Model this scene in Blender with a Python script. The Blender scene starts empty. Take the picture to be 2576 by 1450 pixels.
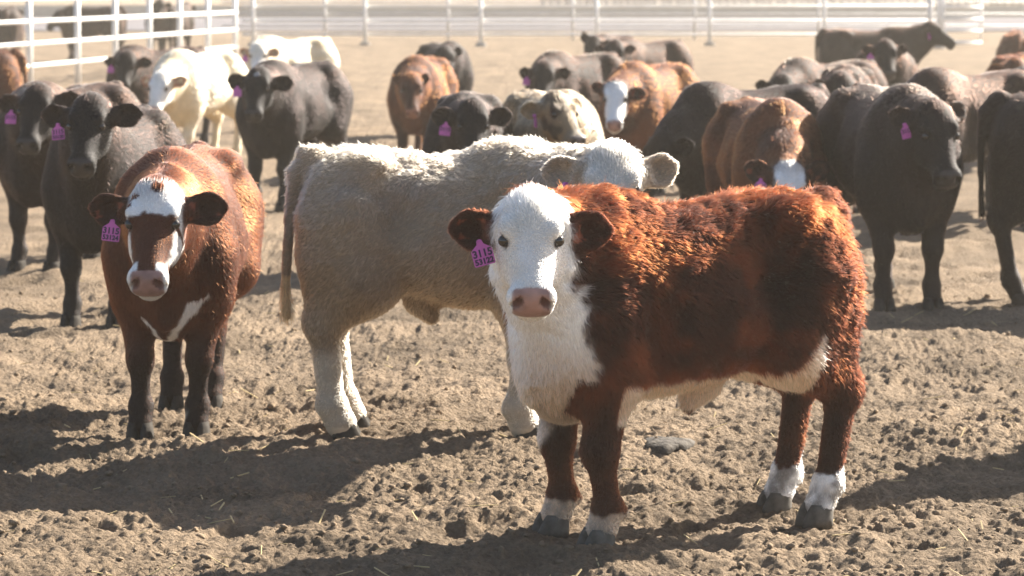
import bpy, math, random
import numpy as np
from mathutils import Vector, Matrix

random.seed(7)
rng = np.random.default_rng(7)
scene = bpy.context.scene
C = scene.collection
R = math.radians

# ------------------------------------------------------------------ camera
CAM_H = 1.72
FPX = 7380.0                      # focal length in photo pixels (2576 wide)
PITCH = math.atan(773.0 / FPX)
cam_d = bpy.data.cameras.new('camera')
cam = bpy.data.objects.new('camera', cam_d)
C.objects.link(cam)
cam.location = (0, 0, CAM_H)
cam.rotation_euler = (math.pi / 2 - PITCH, 0, 0)
cam_d.sensor_width = 36.0
cam_d.lens = 36.0 * FPX / 2576.0
cam_d.clip_start = 0.1
cam_d.clip_end = 3000
cam_d.dof.use_dof = True
cam_d.dof.focus_distance = 8.9
cam_d.dof.aperture_fstop = 6.3
scene.camera = cam

# ------------------------------------------------------------------ world, sun, exposure
SUN_EL, SUN_AZ = R(32), R(40)     # azimuth measured from +x (screen right) towards +y (away)
world = bpy.data.worlds.new('World')
scene.world = world
world.use_nodes = True
wn = world.node_tree.nodes
wl = world.node_tree.links
wn.clear()
sky = wn.new('ShaderNodeTexSky')
sky.sky_type = 'NISHITA'
sky.sun_disc = False
sky.sun_elevation = SUN_EL
sky.sun_rotation = math.pi / 2 - SUN_AZ
sky.dust_density = 2.0
bg = wn.new('ShaderNodeBackground')
bg.inputs['Strength'].default_value = 0.052
wo = wn.new('ShaderNodeOutputWorld')
wl.new(sky.outputs[0], bg.inputs[0])
wl.new(bg.outputs[0], wo.inputs[0])
sun_d = bpy.data.lights.new('sun', 'SUN')
sun_d.energy = 5.0
sun_d.angle = R(0.55)
sun_d.color = (1.0, 0.92, 0.80)
sun = bpy.data.objects.new('sun', sun_d)
C.objects.link(sun)
SUNV = Vector((math.cos(SUN_EL) * math.cos(SUN_AZ), math.cos(SUN_EL) * math.sin(SUN_AZ), math.sin(SUN_EL)))
sun.rotation_euler = SUNV.to_track_quat('Z', 'Y').to_euler()
sun.location = (20, 12, 20)
scene.view_settings.view_transform = 'Standard'
scene.view_settings.look = 'None'
scene.view_settings.gamma = 1.0
scene.view_settings.exposure = 1.92
scene.render.engine = 'CYCLES'
cy = scene.cycles
cy.use_denoising = True
try:
    cy.denoiser = 'OPENIMAGEDENOISE'
    cy.denoising_input_passes = 'RGB_ALBEDO_NORMAL'
except Exception:
    pass
cy.max_bounces = 12
cy.diffuse_bounces = 3
cy.glossy_bounces = 8
cy.transmission_bounces = 12
cy.volume_bounces = 1
cy.sample_clamp_indirect = 6.0
cy.caustics_reflective = False
cy.caustics_refractive = False
try:
    scene.cycles_curves.shape = 'RIBBONS'
    scene.cycles_curves.subdivisions = 2
except Exception:
    pass

# ------------------------------------------------------------------ small helpers
FWD = np.array([0, math.cos(PITCH), -math.sin(PITCH)])
UP = np.array([0, math.sin(PITCH), math.cos(PITCH)])

def pix(px, py, depth):
    """point at ground distance `depth` (world y) seen at photo pixel px, py"""
    v = np.array([1.0, 0, 0]) * (px - 1288) / FPX + UP * (725 - py) / FPX + FWD
    return np.array([0, 0, CAM_H]) + v * depth / v[1]

def ground_depth(py):
    v = UP * (725 - py) / FPX + FWD
    return v[1] * CAM_H / -v[2]

def hash3(ix, iy, iz, seed):
    n = (ix.astype(np.int64) * 73856093) ^ (iy.astype(np.int64) * 19349663) ^ (iz.astype(np.int64) * 83492791) ^ (seed * 2654435761)
    n = (n ^ (n >> 13)) * 1274126177
    n = n & 0x7fffffff
    n = (n ^ (n >> 16)) & 0xffffff
    return n / float(0xffffff)

def vnoise(P, freq, seed=0):
    """value noise, -1..1"""
    Q = P * freq
    I = np.floor(Q)
    F = Q - I
    F = F * F * (3 - 2 * F)
    I = I.astype(np.int64)
    out = 0
    for dx in (0, 1):
        wx = F[:, 0] if dx else 1 - F[:, 0]
        for dy in (0, 1):
            wy = F[:, 1] if dy else 1 - F[:, 1]
            for dz in (0, 1):
                wz = F[:, 2] if dz else 1 - F[:, 2]
                out = out + wx * wy * wz * hash3(I[:, 0] + dx, I[:, 1] + dy, I[:, 2] + dz, seed)
    return out * 2 - 1

def vnoise3(P, freq, seed=0):
    return np.stack([vnoise(P, freq, seed + k * 17) for k in range(3)], 1)

def sstep(a, b, x):
    t = np.clip((x - a) / (b - a), 0, 1)
    return t * t * (3 - 2 * t)

def norm(v):
    return v / np.maximum(np.linalg.norm(v, axis=-1, keepdims=True), 1e-9)

def link(name, data, parent=None, mat=None):
    o = bpy.data.objects.new(name, data)
    C.objects.link(o)
    if parent is not None:
        o.parent = parent
    if mat is not None and data is not None and len(data.materials) == 0:
        data.materials.append(mat)
    return o

def tag(o, label=None, cat=None, group=None, kind=None):
    if label: o['label'] = label
    if cat: o['category'] = cat
    if group: o['group'] = group
    if kind: o['kind'] = kind
    return o

def mesh_from(name, verts, faces, smooth=True):
    m = bpy.data.meshes.new(name)
    verts = np.asarray(verts, dtype=np.float32)
    if isinstance(faces, np.ndarray):
        k = faces.shape[1]
        m.vertices.add(len(verts))
        m.vertices.foreach_set('co', verts.ravel())
        m.loops.add(faces.size)
        m.loops.foreach_set('vertex_index', faces.astype(np.int32).ravel())
        m.polygons.add(len(faces))
        m.polygons.foreach_set('loop_start', np.arange(0, faces.size, k, dtype=np.int32))
        m.update(calc_edges=True)
    else:
        m.from_pydata([tuple(v) for v in verts], [], faces)
        m.update()
    if smooth:
        m.polygons.foreach_set('use_smooth', np.ones(len(m.polygons), dtype=bool))
    return m

class MB:
    """collects simple solids into one mesh"""
    def __init__(s):
        s.v = []; s.f = []
    def tube(s, a, b, r, n=8, r2=None):
        a = Vector(a); b = Vector(b)
        r2 = r if r2 is None else r2
        d = (b - a).normalized()
        u = d.orthogonal().normalized(); w = d.cross(u)
        i0 = len(s.v)
        for (p, rr) in ((a, r), (b, r2)):
            for k in range(n):
                t = 2 * math.pi * k / n
                s.v.append(tuple(p + u * math.cos(t) * rr + w * math.sin(t) * rr))
        for k in range(n):
            k2 = (k + 1) % n
            s.f.append((i0 + k, i0 + k2, i0 + n + k2, i0 + n + k))
        s.f.append(tuple(i0 + k for k in reversed(range(n))))
        s.f.append(tuple(i0 + n + k for k in range(n)))
    def box(s, c, h, rz=0.0):
        i0 = len(s.v)
        cr, sr = math.cos(rz), math.sin(rz)
        for dz in (-1, 1):
            for dx, dy in ((-1, -1), (1, -1), (1, 1), (-1, 1)):
                x, y = dx * h[0], dy * h[1]
                s.v.append((c[0] + x * cr - y * sr, c[1] + x * sr + y * cr, c[2] + dz * h[2]))
        for q in ((3, 2, 1, 0), (4, 5, 6, 7), (0, 1, 5, 4), (1, 2, 6, 5), (2, 3, 7, 6), (3, 0, 4, 7)):
            s.f.append(tuple(i0 + k for k in q))
    def build(s, name, mat, parent=None, smooth=False):
        return link(name, mesh_from(name, s.v, s.f, smooth), parent, mat)

# ------------------------------------------------------------------ materials
def new_mat(name):
    m = bpy.data.materials.new(name)
    m.use_nodes = True
    nt = m.node_tree
    nt.nodes.clear()
    return m, nt.nodes, nt.links

def plain(name, col, rough=0.6, metal=0.0, noise=0.0, nscale=8.0, bump=0.0, spec=0.5):
    m, n, l = new_mat(name)
    out = n.new('ShaderNodeOutputMaterial')
    b = n.new('ShaderNodeBsdfPrincipled')
    b.inputs['Base Color'].default_value = (*col, 1)
    b.inputs['Roughness'].default_value = rough
    b.inputs['Metallic'].default_value = metal
    b.inputs['Specular IOR Level'].default_value = spec
    l.new(b.outputs[0], out.inputs[0])
    if noise or bump:
        tc = n.new('ShaderNodeTexCoord')
        nz = n.new('ShaderNodeTexNoise')
        nz.inputs['Scale'].default_value = nscale
        nz.inputs['Detail'].default_value = 6
        l.new(tc.outputs['Object'], nz.inputs['Vector'])
        if noise:
            r = n.new('ShaderNodeValToRGB')
            r.color_ramp.elements[0].position = 0.3
            r.color_ramp.elements[1].position = 0.7
            r.color_ramp.elements[0].color = (*[c * (1 - noise) for c in col], 1)
            r.color_ramp.elements[1].color = (*[min(1, c * (1 + noise)) for c in col], 1)
            l.new(nz.outputs['Fac'], r.inputs['Fac'])
            l.new(r.outputs['Color'], b.inputs['Base Color'])
        if bump:
            bp = n.new('ShaderNodeBump')
            bp.inputs['Strength'].default_value = 1.0
            bp.inputs['Distance'].default_value = bump
            l.new(nz.outputs['Fac'], bp.inputs['Height'])
            l.new(bp.outputs[0], b.inputs['Normal'])
    return m

def skin_mat():
    m, n, l = new_mat('hide')
    out = n.new('ShaderNodeOutputMaterial')
    b = n.new('ShaderNodeBsdfPrincipled')
    at = n.new('ShaderNodeAttribute'); at.attribute_name = 'col'
    wet = n.new('ShaderNodeAttribute'); wet.attribute_name = 'wet'
    tc = n.new('ShaderNodeTexCoord')
    nz = n.new('ShaderNodeTexNoise'); nz.inputs['Scale'].default_value = 90; nz.inputs['Detail'].default_value = 4
    l.new(tc.outputs['Object'], nz.inputs['Vector'])
    bp = n.new('ShaderNodeBump'); bp.inputs['Distance'].default_value = 0.004; bp.inputs['Strength'].default_value = 0.6
    l.new(nz.outputs['Fac'], bp.inputs['Height'])
    mr = n.new('ShaderNodeMapRange')
    mr.inputs['To Min'].default_value = 0.75
    mr.inputs['To Max'].default_value = 0.32
    l.new(wet.outputs['Fac'], mr.inputs['Value'])
    l.new(mr.outputs[0], b.inputs['Roughness'])
    b.inputs['Specular IOR Level'].default_value = 0.3
    l.new(at.outputs['Color'], b.inputs['Base Color'])
    l.new(bp.outputs[0], b.inputs['Normal'])
    l.new(b.outputs[0], out.inputs[0])
    return m

def hair_mat(name='coat_hair', rough=0.5, radial=0.75, ior=1.28):
    m, n, l = new_mat(name)
    out = n.new('ShaderNodeOutputMaterial')
    at = n.new('ShaderNodeAttribute'); at.attribute_name = 'col'
    h = n.new('ShaderNodeBsdfHairPrincipled')
    h.model = 'CHIANG'
    h.parametrization = 'COLOR'
    l.new(at.outputs['Color'], h.inputs['Color'])
    h.inputs['Roughness'].default_value = rough
    h.inputs['Radial Roughness'].default_value = radial
    h.inputs['Coat'].default_value = 0.0
    h.inputs['IOR'].default_value = ior
    h.inputs['Random Roughness'].default_value = 0.1
    l.new(h.outputs[0], out.inputs[0])
    return m

HIDE = skin_mat()
HAIR = hair_mat()
HAIR_SLICK = hair_mat('slick_coat_hair', 0.38, 0.6, 1.30)
M_EYE = plain('eye_black', (0.012, 0.008, 0.006), 0.06, spec=0.8)
M_HOOF_D = plain('hoof_dark', (0.045, 0.04, 0.035), 0.9, spec=0.15, noise=0.4, nscale=30, bump=0.004)
M_HOOF_L = plain('hoof_grey', (0.105, 0.095, 0.082), 0.85, spec=0.2, noise=0.4, nscale=30, bump=0.004)
M_TAG = plain('tag_pink', (0.58, 0.12, 0.46), 0.45, noise=0.12, nscale=20)
M_INK = plain('tag_ink', (0.03, 0.005, 0.05), 0.5)
M_PIPE = plain('painted_pipe', (0.78, 0.77, 0.75), 0.45, noise=0.12, nscale=3)
M_POST = plain('galvanised_post', (0.62, 0.61, 0.60), 0.5, noise=0.15, nscale=4)
M_CONC = plain('concrete', (0.30, 0.28, 0.26), 1.0, spec=0.05, noise=0.15, nscale=2, bump=0.01)
M_BOARD = plain('weathered_board', (0.16, 0.12, 0.085), 0.85, noise=0.35, nscale=3)
M_DUNG = plain('dung', (0.055, 0.045, 0.035), 0.9, noise=0.4, nscale=25, bump=0.02)

def soil_mat(name, a, b_, bumpd):
    m, n, l = new_mat(name)
    out = n.new('ShaderNodeOutputMaterial')
    b = n.new('ShaderNodeBsdfPrincipled')
    b.inputs['Roughness'].default_value = 0.95
    b.inputs['Specular IOR Level'].default_value = 0.15
    geo = n.new('ShaderNodeNewGeometry')
    n1 = n.new('ShaderNodeTexNoise'); n1.inputs['Scale'].default_value = 1.3; n1.inputs['Detail'].default_value = 8; n1.inputs['Roughness'].default_value = 0.65
    n2 = n.new('ShaderNodeTexNoise'); n2.inputs['Scale'].default_value = 55; n2.inputs['Detail'].default_value = 8; n2.inputs['Roughness'].default_value = 0.7
    n3 = n.new('ShaderNodeTexVoronoi'); n3.inputs['Scale'].default_value = 55
    for q in (n1, n2, n3):
        l.new(geo.outputs['Position'], q.inputs['Vector'])
    mx = n.new('ShaderNodeMath'); mx.operation = 'MULTIPLY_ADD'; mx.inputs[1].default_value = 0.62; mx.inputs[2].default_value = 0.0
    l.new(n1.outputs['Fac'], mx.inputs[0])
    ad = n.new('ShaderNodeMath'); ad.operation = 'MULTIPLY_ADD'; ad.inputs[1].default_value = 0.40
    l.new(n2.outputs['Fac'], ad.inputs[0]); l.new(mx.outputs[0], ad.inputs[2])
    rp = n.new('ShaderNodeValToRGB')
    rp.color_ramp.elements[0].position = 0.34; rp.color_ramp.elements[0].color = (*a, 1)
    rp.color_ramp.elements[1].position = 0.64; rp.color_ramp.elements[1].color = (*b_, 1)
    l.new(ad.outputs[0], rp.inputs['Fac'])
    l.new(rp.outputs['Color'], b.inputs['Base Color'])
    hm = n.new('ShaderNodeMath'); hm.operation = 'MULTIPLY_ADD'; hm.inputs[1].default_value = -0.5
    l.new(n3.outputs['Distance'], hm.inputs[0]); l.new(n2.outputs['Fac'], hm.inputs[2])
    bp = n.new('ShaderNodeBump'); bp.inputs['Distance'].default_value = bumpd; bp.inputs['Strength'].default_value = 1.0
    l.new(hm.outputs[0], bp.inputs['Height'])
    l.new(bp.outputs[0], b.inputs['Normal'])
    l.new(b.outputs[0], out.inputs[0])
    return m

M_SOIL = soil_mat('dry_soil', (0.080, 0.060, 0.042), (0.315, 0.235, 0.160), 0.024)
M_CLOD = soil_mat('soil_clod', (0.16, 0.115, 0.078), (0.33, 0.25, 0.17), 0.012)

# ------------------------------------------------------------------ ground
def worley_bumps(X, Y, cell, seed, rmin, rmax, prob, flat=0.5):
    """domed lumps scattered one per cell with probability prob; returns height in units of radius"""
    gx = np.floor(X / cell); gy = np.floor(Y / cell)
    out = np.zeros_like(X)
    z0 = np.full(X.shape, seed, dtype=np.int64)
    for dx in (-1, 0, 1):
        for dy in (-1, 0, 1):
            ix, iy = gx + dx, gy + dy
            jx = (ix + hash3(ix, iy, z0, 1)) * cell
            jy = (iy + hash3(ix, iy, z0, 2)) * cell
            r = cell * (rmin + (rmax - rmin) * hash3(ix, iy, z0, 3) ** 2)
            on = hash3(ix, iy, z0, 4) < prob
            a = hash3(ix, iy, z0, 5) * math.pi
            el = 0.65 + 0.35 * hash3(ix, iy, z0, 6)
            ux = (X - jx) * np.cos(a) + (Y - jy) * np.sin(a)
            uy = (-(X - jx) * np.sin(a) + (Y - jy) * np.cos(a)) / el
            q = 1 - (ux * ux + uy * uy) / (r * r)
            out = np.maximum(out, np.where(on, np.sqrt(np.maximum(q, 0)) * r, 0))
    return out

def ground_height(X, Y):
    P = np.stack([X, Y, np.zeros_like(X)], 1)
    warp = vnoise3(P, 18.0, 90) * 0.022 + vnoise3(P, 45.0, 91) * 0.010
    Xw, Yw = X + warp[:, 0], Y + warp[:, 1]
    h = 0.030 * vnoise(P, 0.9, 11) + 0.026 * vnoise(P, 2.7, 12) + 0.020 * vnoise(P, 6.5, 13)
    h += 0.010 * np.abs(vnoise(P, 14.0, 14)) + 0.007 * vnoise(P, 28.0, 15) + 0.008 * vnoise(P, 60.0, 16) - 0.006 * sstep(0.25, 0.8, vnoise(P, 24.0, 18))
    fade = 1 - sstep(18, 45, Y) * 0.4
    lum = worley_bumps(Xw, Yw, 0.040, 21, 0.22, 0.62, 0.5) * 0.6
    lum = np.maximum(lum, worley_bumps(Xw, Yw, 0.021, 24, 0.3, 0.75, 0.7) * 1.0)
    lum = np.maximum(lum, worley_bumps(Xw, Yw, 0.12, 22, 0.12, 0.38, 0.26) * 0.34)
    pit = worley_bumps(Xw, Yw, 0.34, 23, 0.16, 0.28, 0.5) * 0.42
    mask = 0.45 + 0.55 * sstep(-0.35, 0.35, vnoise(P, 1.7, 17))
    return (h + lum * mask - pit) * fade

def build_ground():
    xs = list(np.arange(-2.1, 2.1001, 0.0082))
    s, x = 0.0082, 2.1
    side = []
    while x < 500:
        s *= 1.055; x += s; side.append(x)
    xs = np.array([-v for v in reversed(side)] + xs + side)
    ys = [-30.0, -12.0, -4, 0.0, 3.0, 5.0, 6.5, 7.4, 7.9]
    y, s = 8.15, 0.0115
    while y < 1500:
        ys.append(y)
        if y > 11.0:
            s *= 1.0095
        y += s
    ys = np.array(ys)
    X, Y = np.meshgrid(xs, ys, indexing='ij')
    Z = ground_height(X.ravel(), Y.ravel())
    far = sstep(60, 140, Y.ravel())
    Z = Z * (1 - far)
    nx, ny = X.shape
    ii = np.arange(nx * ny).reshape(nx, ny)
    F = np.stack([ii[:-1, :-1].ravel(), ii[1:, :-1].ravel(), ii[1:, 1:].ravel(), ii[:-1, 1:].ravel()], 1)
    m = mesh_from('ground', np.stack([X.ravel(), Y.ravel(), Z], 1), F)
    o = link('ground', m, None, M_SOIL)
    tag(o, 'dry trampled brown pen soil with clods and hoof marks', 'ground', kind='structure')

build_ground()

def gz(x, y):
    return float(ground_height(np.array([x * 1.0]), np.array([y * 1.0]))[0])

# loose clods, a mass nobody could count
def build_clods():
    ico_v, ico_f = [], []
    t = (1 + 5 ** .5) / 2
    bv = np.array([(-1, t, 0), (1, t, 0), (-1, -t, 0), (1, -t, 0), (0, -1, t), (0, 1, t), (0, -1, -t), (0, 1, -t), (t, 0, -1), (t, 0, 1), (-t, 0, -1), (-t, 0, 1)])
    bv = bv / np.linalg.norm(bv[0])
    bf = np.array([(0, 11, 5), (0, 5, 1), (0, 1, 7), (0, 7, 10), (0, 10, 11), (1, 5, 9), (5, 11, 4), (11, 10, 2), (10, 7, 6), (7, 1, 8), (3, 9, 4), (3, 4, 2), (3, 2, 6), (3, 6, 8), (3, 8, 9), (4, 9, 5), (2, 4, 11), (6, 2, 10), (8, 6, 7), (9, 8, 1)])
    N = 4200
    y = 8.2 + (rng.random(N) ** 1.6) * 9
    x = (rng.random(N) * 2 - 1) * y * 0.21
    P = np.stack([x, y, np.zeros(N)], 1)
    keep = vnoise(P, 1.4, 31) + rng.random(N) * 0.9 > 0.05
    x, y = x[keep], y[keep]
    N = len(x)
    r = 0.004 + 0.013 * rng.random(N) ** 3.5
    z = ground_height(x, y)
    V = bv[None] * (0.65 + 0.6 * rng.random((N, 12, 1))) * r[:, None, None] * (np.array([1, 1, 0.7]) * (0.75 + 0.6 * rng.random((N, 1, 3))))
    V = V + np.stack([x, y, z + r * 0.25], 1)[:, None]
    F = (bf[None] + (np.arange(N) * 12)[:, None, None]).reshape(-1, 3)
    o = link('loose_clods', mesh_from('loose_clods', V.reshape(-1, 3), F, False), None, M_CLOD)
    tag(o, 'small loose clods of dry soil scattered over the pen floor', 'soil clods', kind='stuff')

build_clods()

# ------------------------------------------------------------------ fences
def tube_between(name, a, b, r, mat, parent, n=8):
    mb = MB(); mb.tube(a, b, r, n)
    return mb.build(name, mat, parent, True)

def root(name, loc, label, cat, group=None):
    o = bpy.data.objects.new(name, None)
    C.objects.link(o)
    o.location = loc
    o.empty_display_size = 0.2
    tag(o, label, cat, group)
    return o

def pipe_fence(label, a, b, rails, posts, top, rail_r=0.032, post_r=0.045, footing=False, mat=None, pmat=None):
    a = Vector(a); b = Vector(b)
    o = root('pipe_fence', a, label, 'fence')
    for h in rails:
        tube_between('rail', (0, 0, h), tuple(b - a + Vector((0, 0, h))), rail_r, mat or M_PIPE, o)
    for t in posts:
        p = (b - a) * t
        tube_between('post', (p.x, p.y - rail_r - post_r, -0.1), (p.x, p.y - rail_r - post_r, top), post_r, pmat or M_POST, o, 10)
        if footing:
            mb = MB(); mb.tube((p.x, p.y - rail_r - post_r, -0.05), (p.x, p.y - rail_r - post_r, 0.10), 0.17, 12, 0.13)
            mb.build('footing', M_CONC, o, False)
    return o

def px_x(px, d):
    return (px - 1288) / FPX * d

# far cross fence
dA = 78.0
xa, xb = px_x(612, dA), px_x(2345, dA)
pipe_fence('long white pipe fence crossing the back of the pen', (xa, dA, 0), (xb, dA, 0),
           (0.30, 0.66, 1.05, 1.42), [(px_x(p, dA) - xa) / (xb - xa) for p in (640, 920, 1210, 1500, 1783, 2070)], 1.6, 0.038, 0.05, footing=True, pmat=M_PIPE)
dB = 86.0
xa, xb = px_x(560, dB), px_x(2900, dB)
pipe_fence('pale second pipe fence just behind the back fence', (xa, dB, 0), (xb, dB, 0),
           (0.40, 0.75, 1.10, 1.45), [(px_x(p, dB) - xa) / (xb - xa) for p in (820, 1128, 1440, 1745, 2055, 2330, 2640, 2860)], 1.6, mat=M_POST)
# side fence of the next pen at the left
fa, fb = (px_x(-420, 39), 36.5, 0), (px_x(598, 60), 60.0, 0)
n = 11
pipe_fence('bright pipe side fence running back at the left', fa, fb, (0.38, 0.73, 1.08, 1.43),
           [0.02, 0.15, 0.29, 0.42, 0.53, 0.625, 0.72, 0.81, 0.90, 0.995], 1.55, 0.034, 0.05, pmat=M_PIPE)

# gate at the right
def gate():
    d = 74.0
    x0, x1 = px_x(2368, d), px_x(2478, d)
    o = root('pen_gate', (x0, d, 0), 'white five bar pen gate between posts at far right', 'gate')
    w = x1 - x0
    for h in (0.16, 0.46, 0.76, 1.06, 1.36):
        tube_between('bar', (0, 0, h), (w, 0.9, h), 0.05, M_PIPE, o)
    for t in (0.0, 1.0):
        tube_between('stile', (w * t, 0.9 * t, 0.1), (w * t, 0.9 * t, 1.45), 0.035, M_PIPE, o)
    for dx in (-0.32, -0.1):
        tube_between('gate_post', (dx, 0, -0.1), (dx, 0, 1.7), 0.06, M_POST, o)
        mb = MB(); mb.tube((dx, 0, -0.05), (dx, 0, 0.12), 0.2, 12, 0.15); mb.build('footing', M_CONC, o)
gate()

# beyond the pen: concrete feed apron, feed trough, wind break
def slab(name, x0, x1, y0, y1, z, mat, label):
    mb = MB(); mb.box(((x0 + x1) / 2, (y0 + y1) / 2, z - 0.06), ((x1 - x0) / 2, (y1 - y0) / 2, 0.06))
    o = mb.build(name, mat); tag(o, label, 'concrete apron', kind='structure'); return o
M_APRON = plain('apron_concrete', (0.17, 0.165, 0.18), 1.0, spec=0.0, noise=0.1, nscale=0.6)
slab('feed_apron', -60, 70, 100, 135, 0.05, M_APRON, 'grey concrete feed apron beyond the fences')
def trough():
    y = 136.0
    o = root('feed_trough', (0, y, 0), 'long pale concrete feed trough beyond the back fences', 'trough')
    mb = MB()
    mb.box((0, 0.55, 0.30), (62, 0.06, 0.30)); mb.build('back_wall', M_CONC, o)
    mb = MB(); mb.box((0, -0.3, 0.22), (62, 0.06, 0.22)); mb.build('front_wall', M_CONC, o)
    mb = MB(); mb.box((0, 0.12, 0.09), (62, 0.36, 0.09)); mb.build('trough_floor', M_CONC, o)
trough()
def windbreak():
    y = 190.0
    o = root('windbreak_fence', (2, y, 0), 'weathered board windbreak fence far behind the pens', 'fence')
    bm = None
    i = 0
    x = 0.0
    data = []
    for k in range(3):
        mb = MB(); mb.box((0, 0, 1.3 + 0.08 * k), (0.17, 0.03, 1.3 + 0.08 * k))
        data.append(mesh_from('board', mb.v, mb.f, False)); data[-1].materials.append(M_BOARD)
    while x < 46:
        b = link('board', data[i % 3], o)
        b.location = (x + random.uniform(-0.05, 0.05), random.uniform(-0.02, 0.02), 0)
        x += 0.42 + random.choice((0, 0, 0.15)); i += 1
    for h in (0.6, 1.8):
        mb = MB(); mb.box((23, 0.09, h), (23.2, 0.05, 0.07)); mb.build('rail', M_BOARD, o)
windbreak()

# ------------------------------------------------------------------ cattle: one blended surface per animal
def smin(a, b, k):
    h = np.maximum(k - np.abs(a - b), 0) / k
    return np.minimum(a, b) - h * h * k * 0.25

def smax(a, b, k):
    return -smin(-a, -b, k)

def hermite(xk, yk, x):
    """smooth monotone-ish cubic interpolation"""
    xk = np.asarray(xk, float); yk = np.asarray(yk, float)
    d = np.diff(yk) / np.diff(xk)
    m = np.empty_like(yk)
    m[0], m[-1] = d[0], d[-1]
    m[1:-1] = np.where(d[:-1] * d[1:] > 0, 2 * d[:-1] * d[1:] / (d[:-1] + d[1:] + 1e-12 * np.sign(d[:-1] + d[1:] + 1e-15)), 0)
    xi = np.clip(x, xk[0], xk[-1])
    j = np.clip(np.searchsorted(xk, xi, side='right') - 1, 0, len(xk) - 2)
    h = xk[j + 1] - xk[j]
    t = (xi - xk[j]) / h
    return ((2 * t ** 3 - 3 * t ** 2 + 1) * yk[j] + (t ** 3 - 2 * t ** 2 + t) * h * m[j]
            + (-2 * t ** 3 + 3 * t ** 2) * yk[j + 1] + (t ** 3 - t ** 2) * h * m[j + 1])

TORSO = np.array([
    # x, top, bottom, half width
    (-0.665, 0.84, 0.74, 0.030), (-0.64, 0.915, 0.62, 0.105), (-0.58, 0.965, 0.54, 0.165), (-0.46, 0.995, 0.475, 0.215),
    (-0.30, 0.985, 0.445, 0.240), (-0.08, 0.965, 0.415, 0.262), (0.12, 0.965, 0.405, 0.262), (0.28, 0.985, 0.410, 0.238),
    (0.37, 0.985, 0.425, 0.205), (0.45, 0.93, 0.455, 0.168), (0.51, 0.85, 0.50, 0.112), (0.545, 0.76, 0.58, 0.040)])
HEADL = np.array([
    # x along face, dorsal, ventral, half width   (metres on a 1.05 m calf)
    (-0.045, 0.010, -0.050, 0.020), (-0.030, 0.030, -0.080, 0.050), (0.0, 0.044, -0.110, 0.068), (0.05, 0.053, -0.140, 0.080),
    (0.10, 0.056, -0.160, 0.087), (0.15, 0.054, -0.168, 0.087), (0.20, 0.047, -0.158, 0.078), (0.25, 0.040, -0.136, 0.066),
    (0.30, 0.035, -0.116, 0.060), (0.345, 0.032, -0.107, 0.064), (0.372, 0.028, -0.103, 0.067), (0.394, 0.016, -0.095, 0.063), (0.404, 0.002, -0.085, 0.054), (0.409, -0.018, -0.070, 0.030)])

class Cow:
    pass

def loft_sdf(x, y, z, keys, n=2.35, egg=0.0):
    top = hermite(keys[:, 0], keys[:, 1], x); bot = hermite(keys[:, 0], keys[:, 2], x); hw = hermite(keys[:, 0], keys[:, 3], x)
    zc = (top + bot) / 2; rz = (top - bot) / 2
    u = np.clip((z - zc) / rz, -1.4, 1.4)
    w = hw * (1 - egg * u)
    q = (np.abs(u) ** n + np.abs(y / w) ** n) ** (1 / n)
    d = (q - 1) * np.minimum(rz, w)
    over = np.maximum(keys[0, 0] - x, 0) + np.maximum(x - keys[-1, 0], 0)
    return np.where(over > 0, np.sqrt(np.maximum(d, 0) ** 2 + over ** 2) + 0.0, d)

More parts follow.
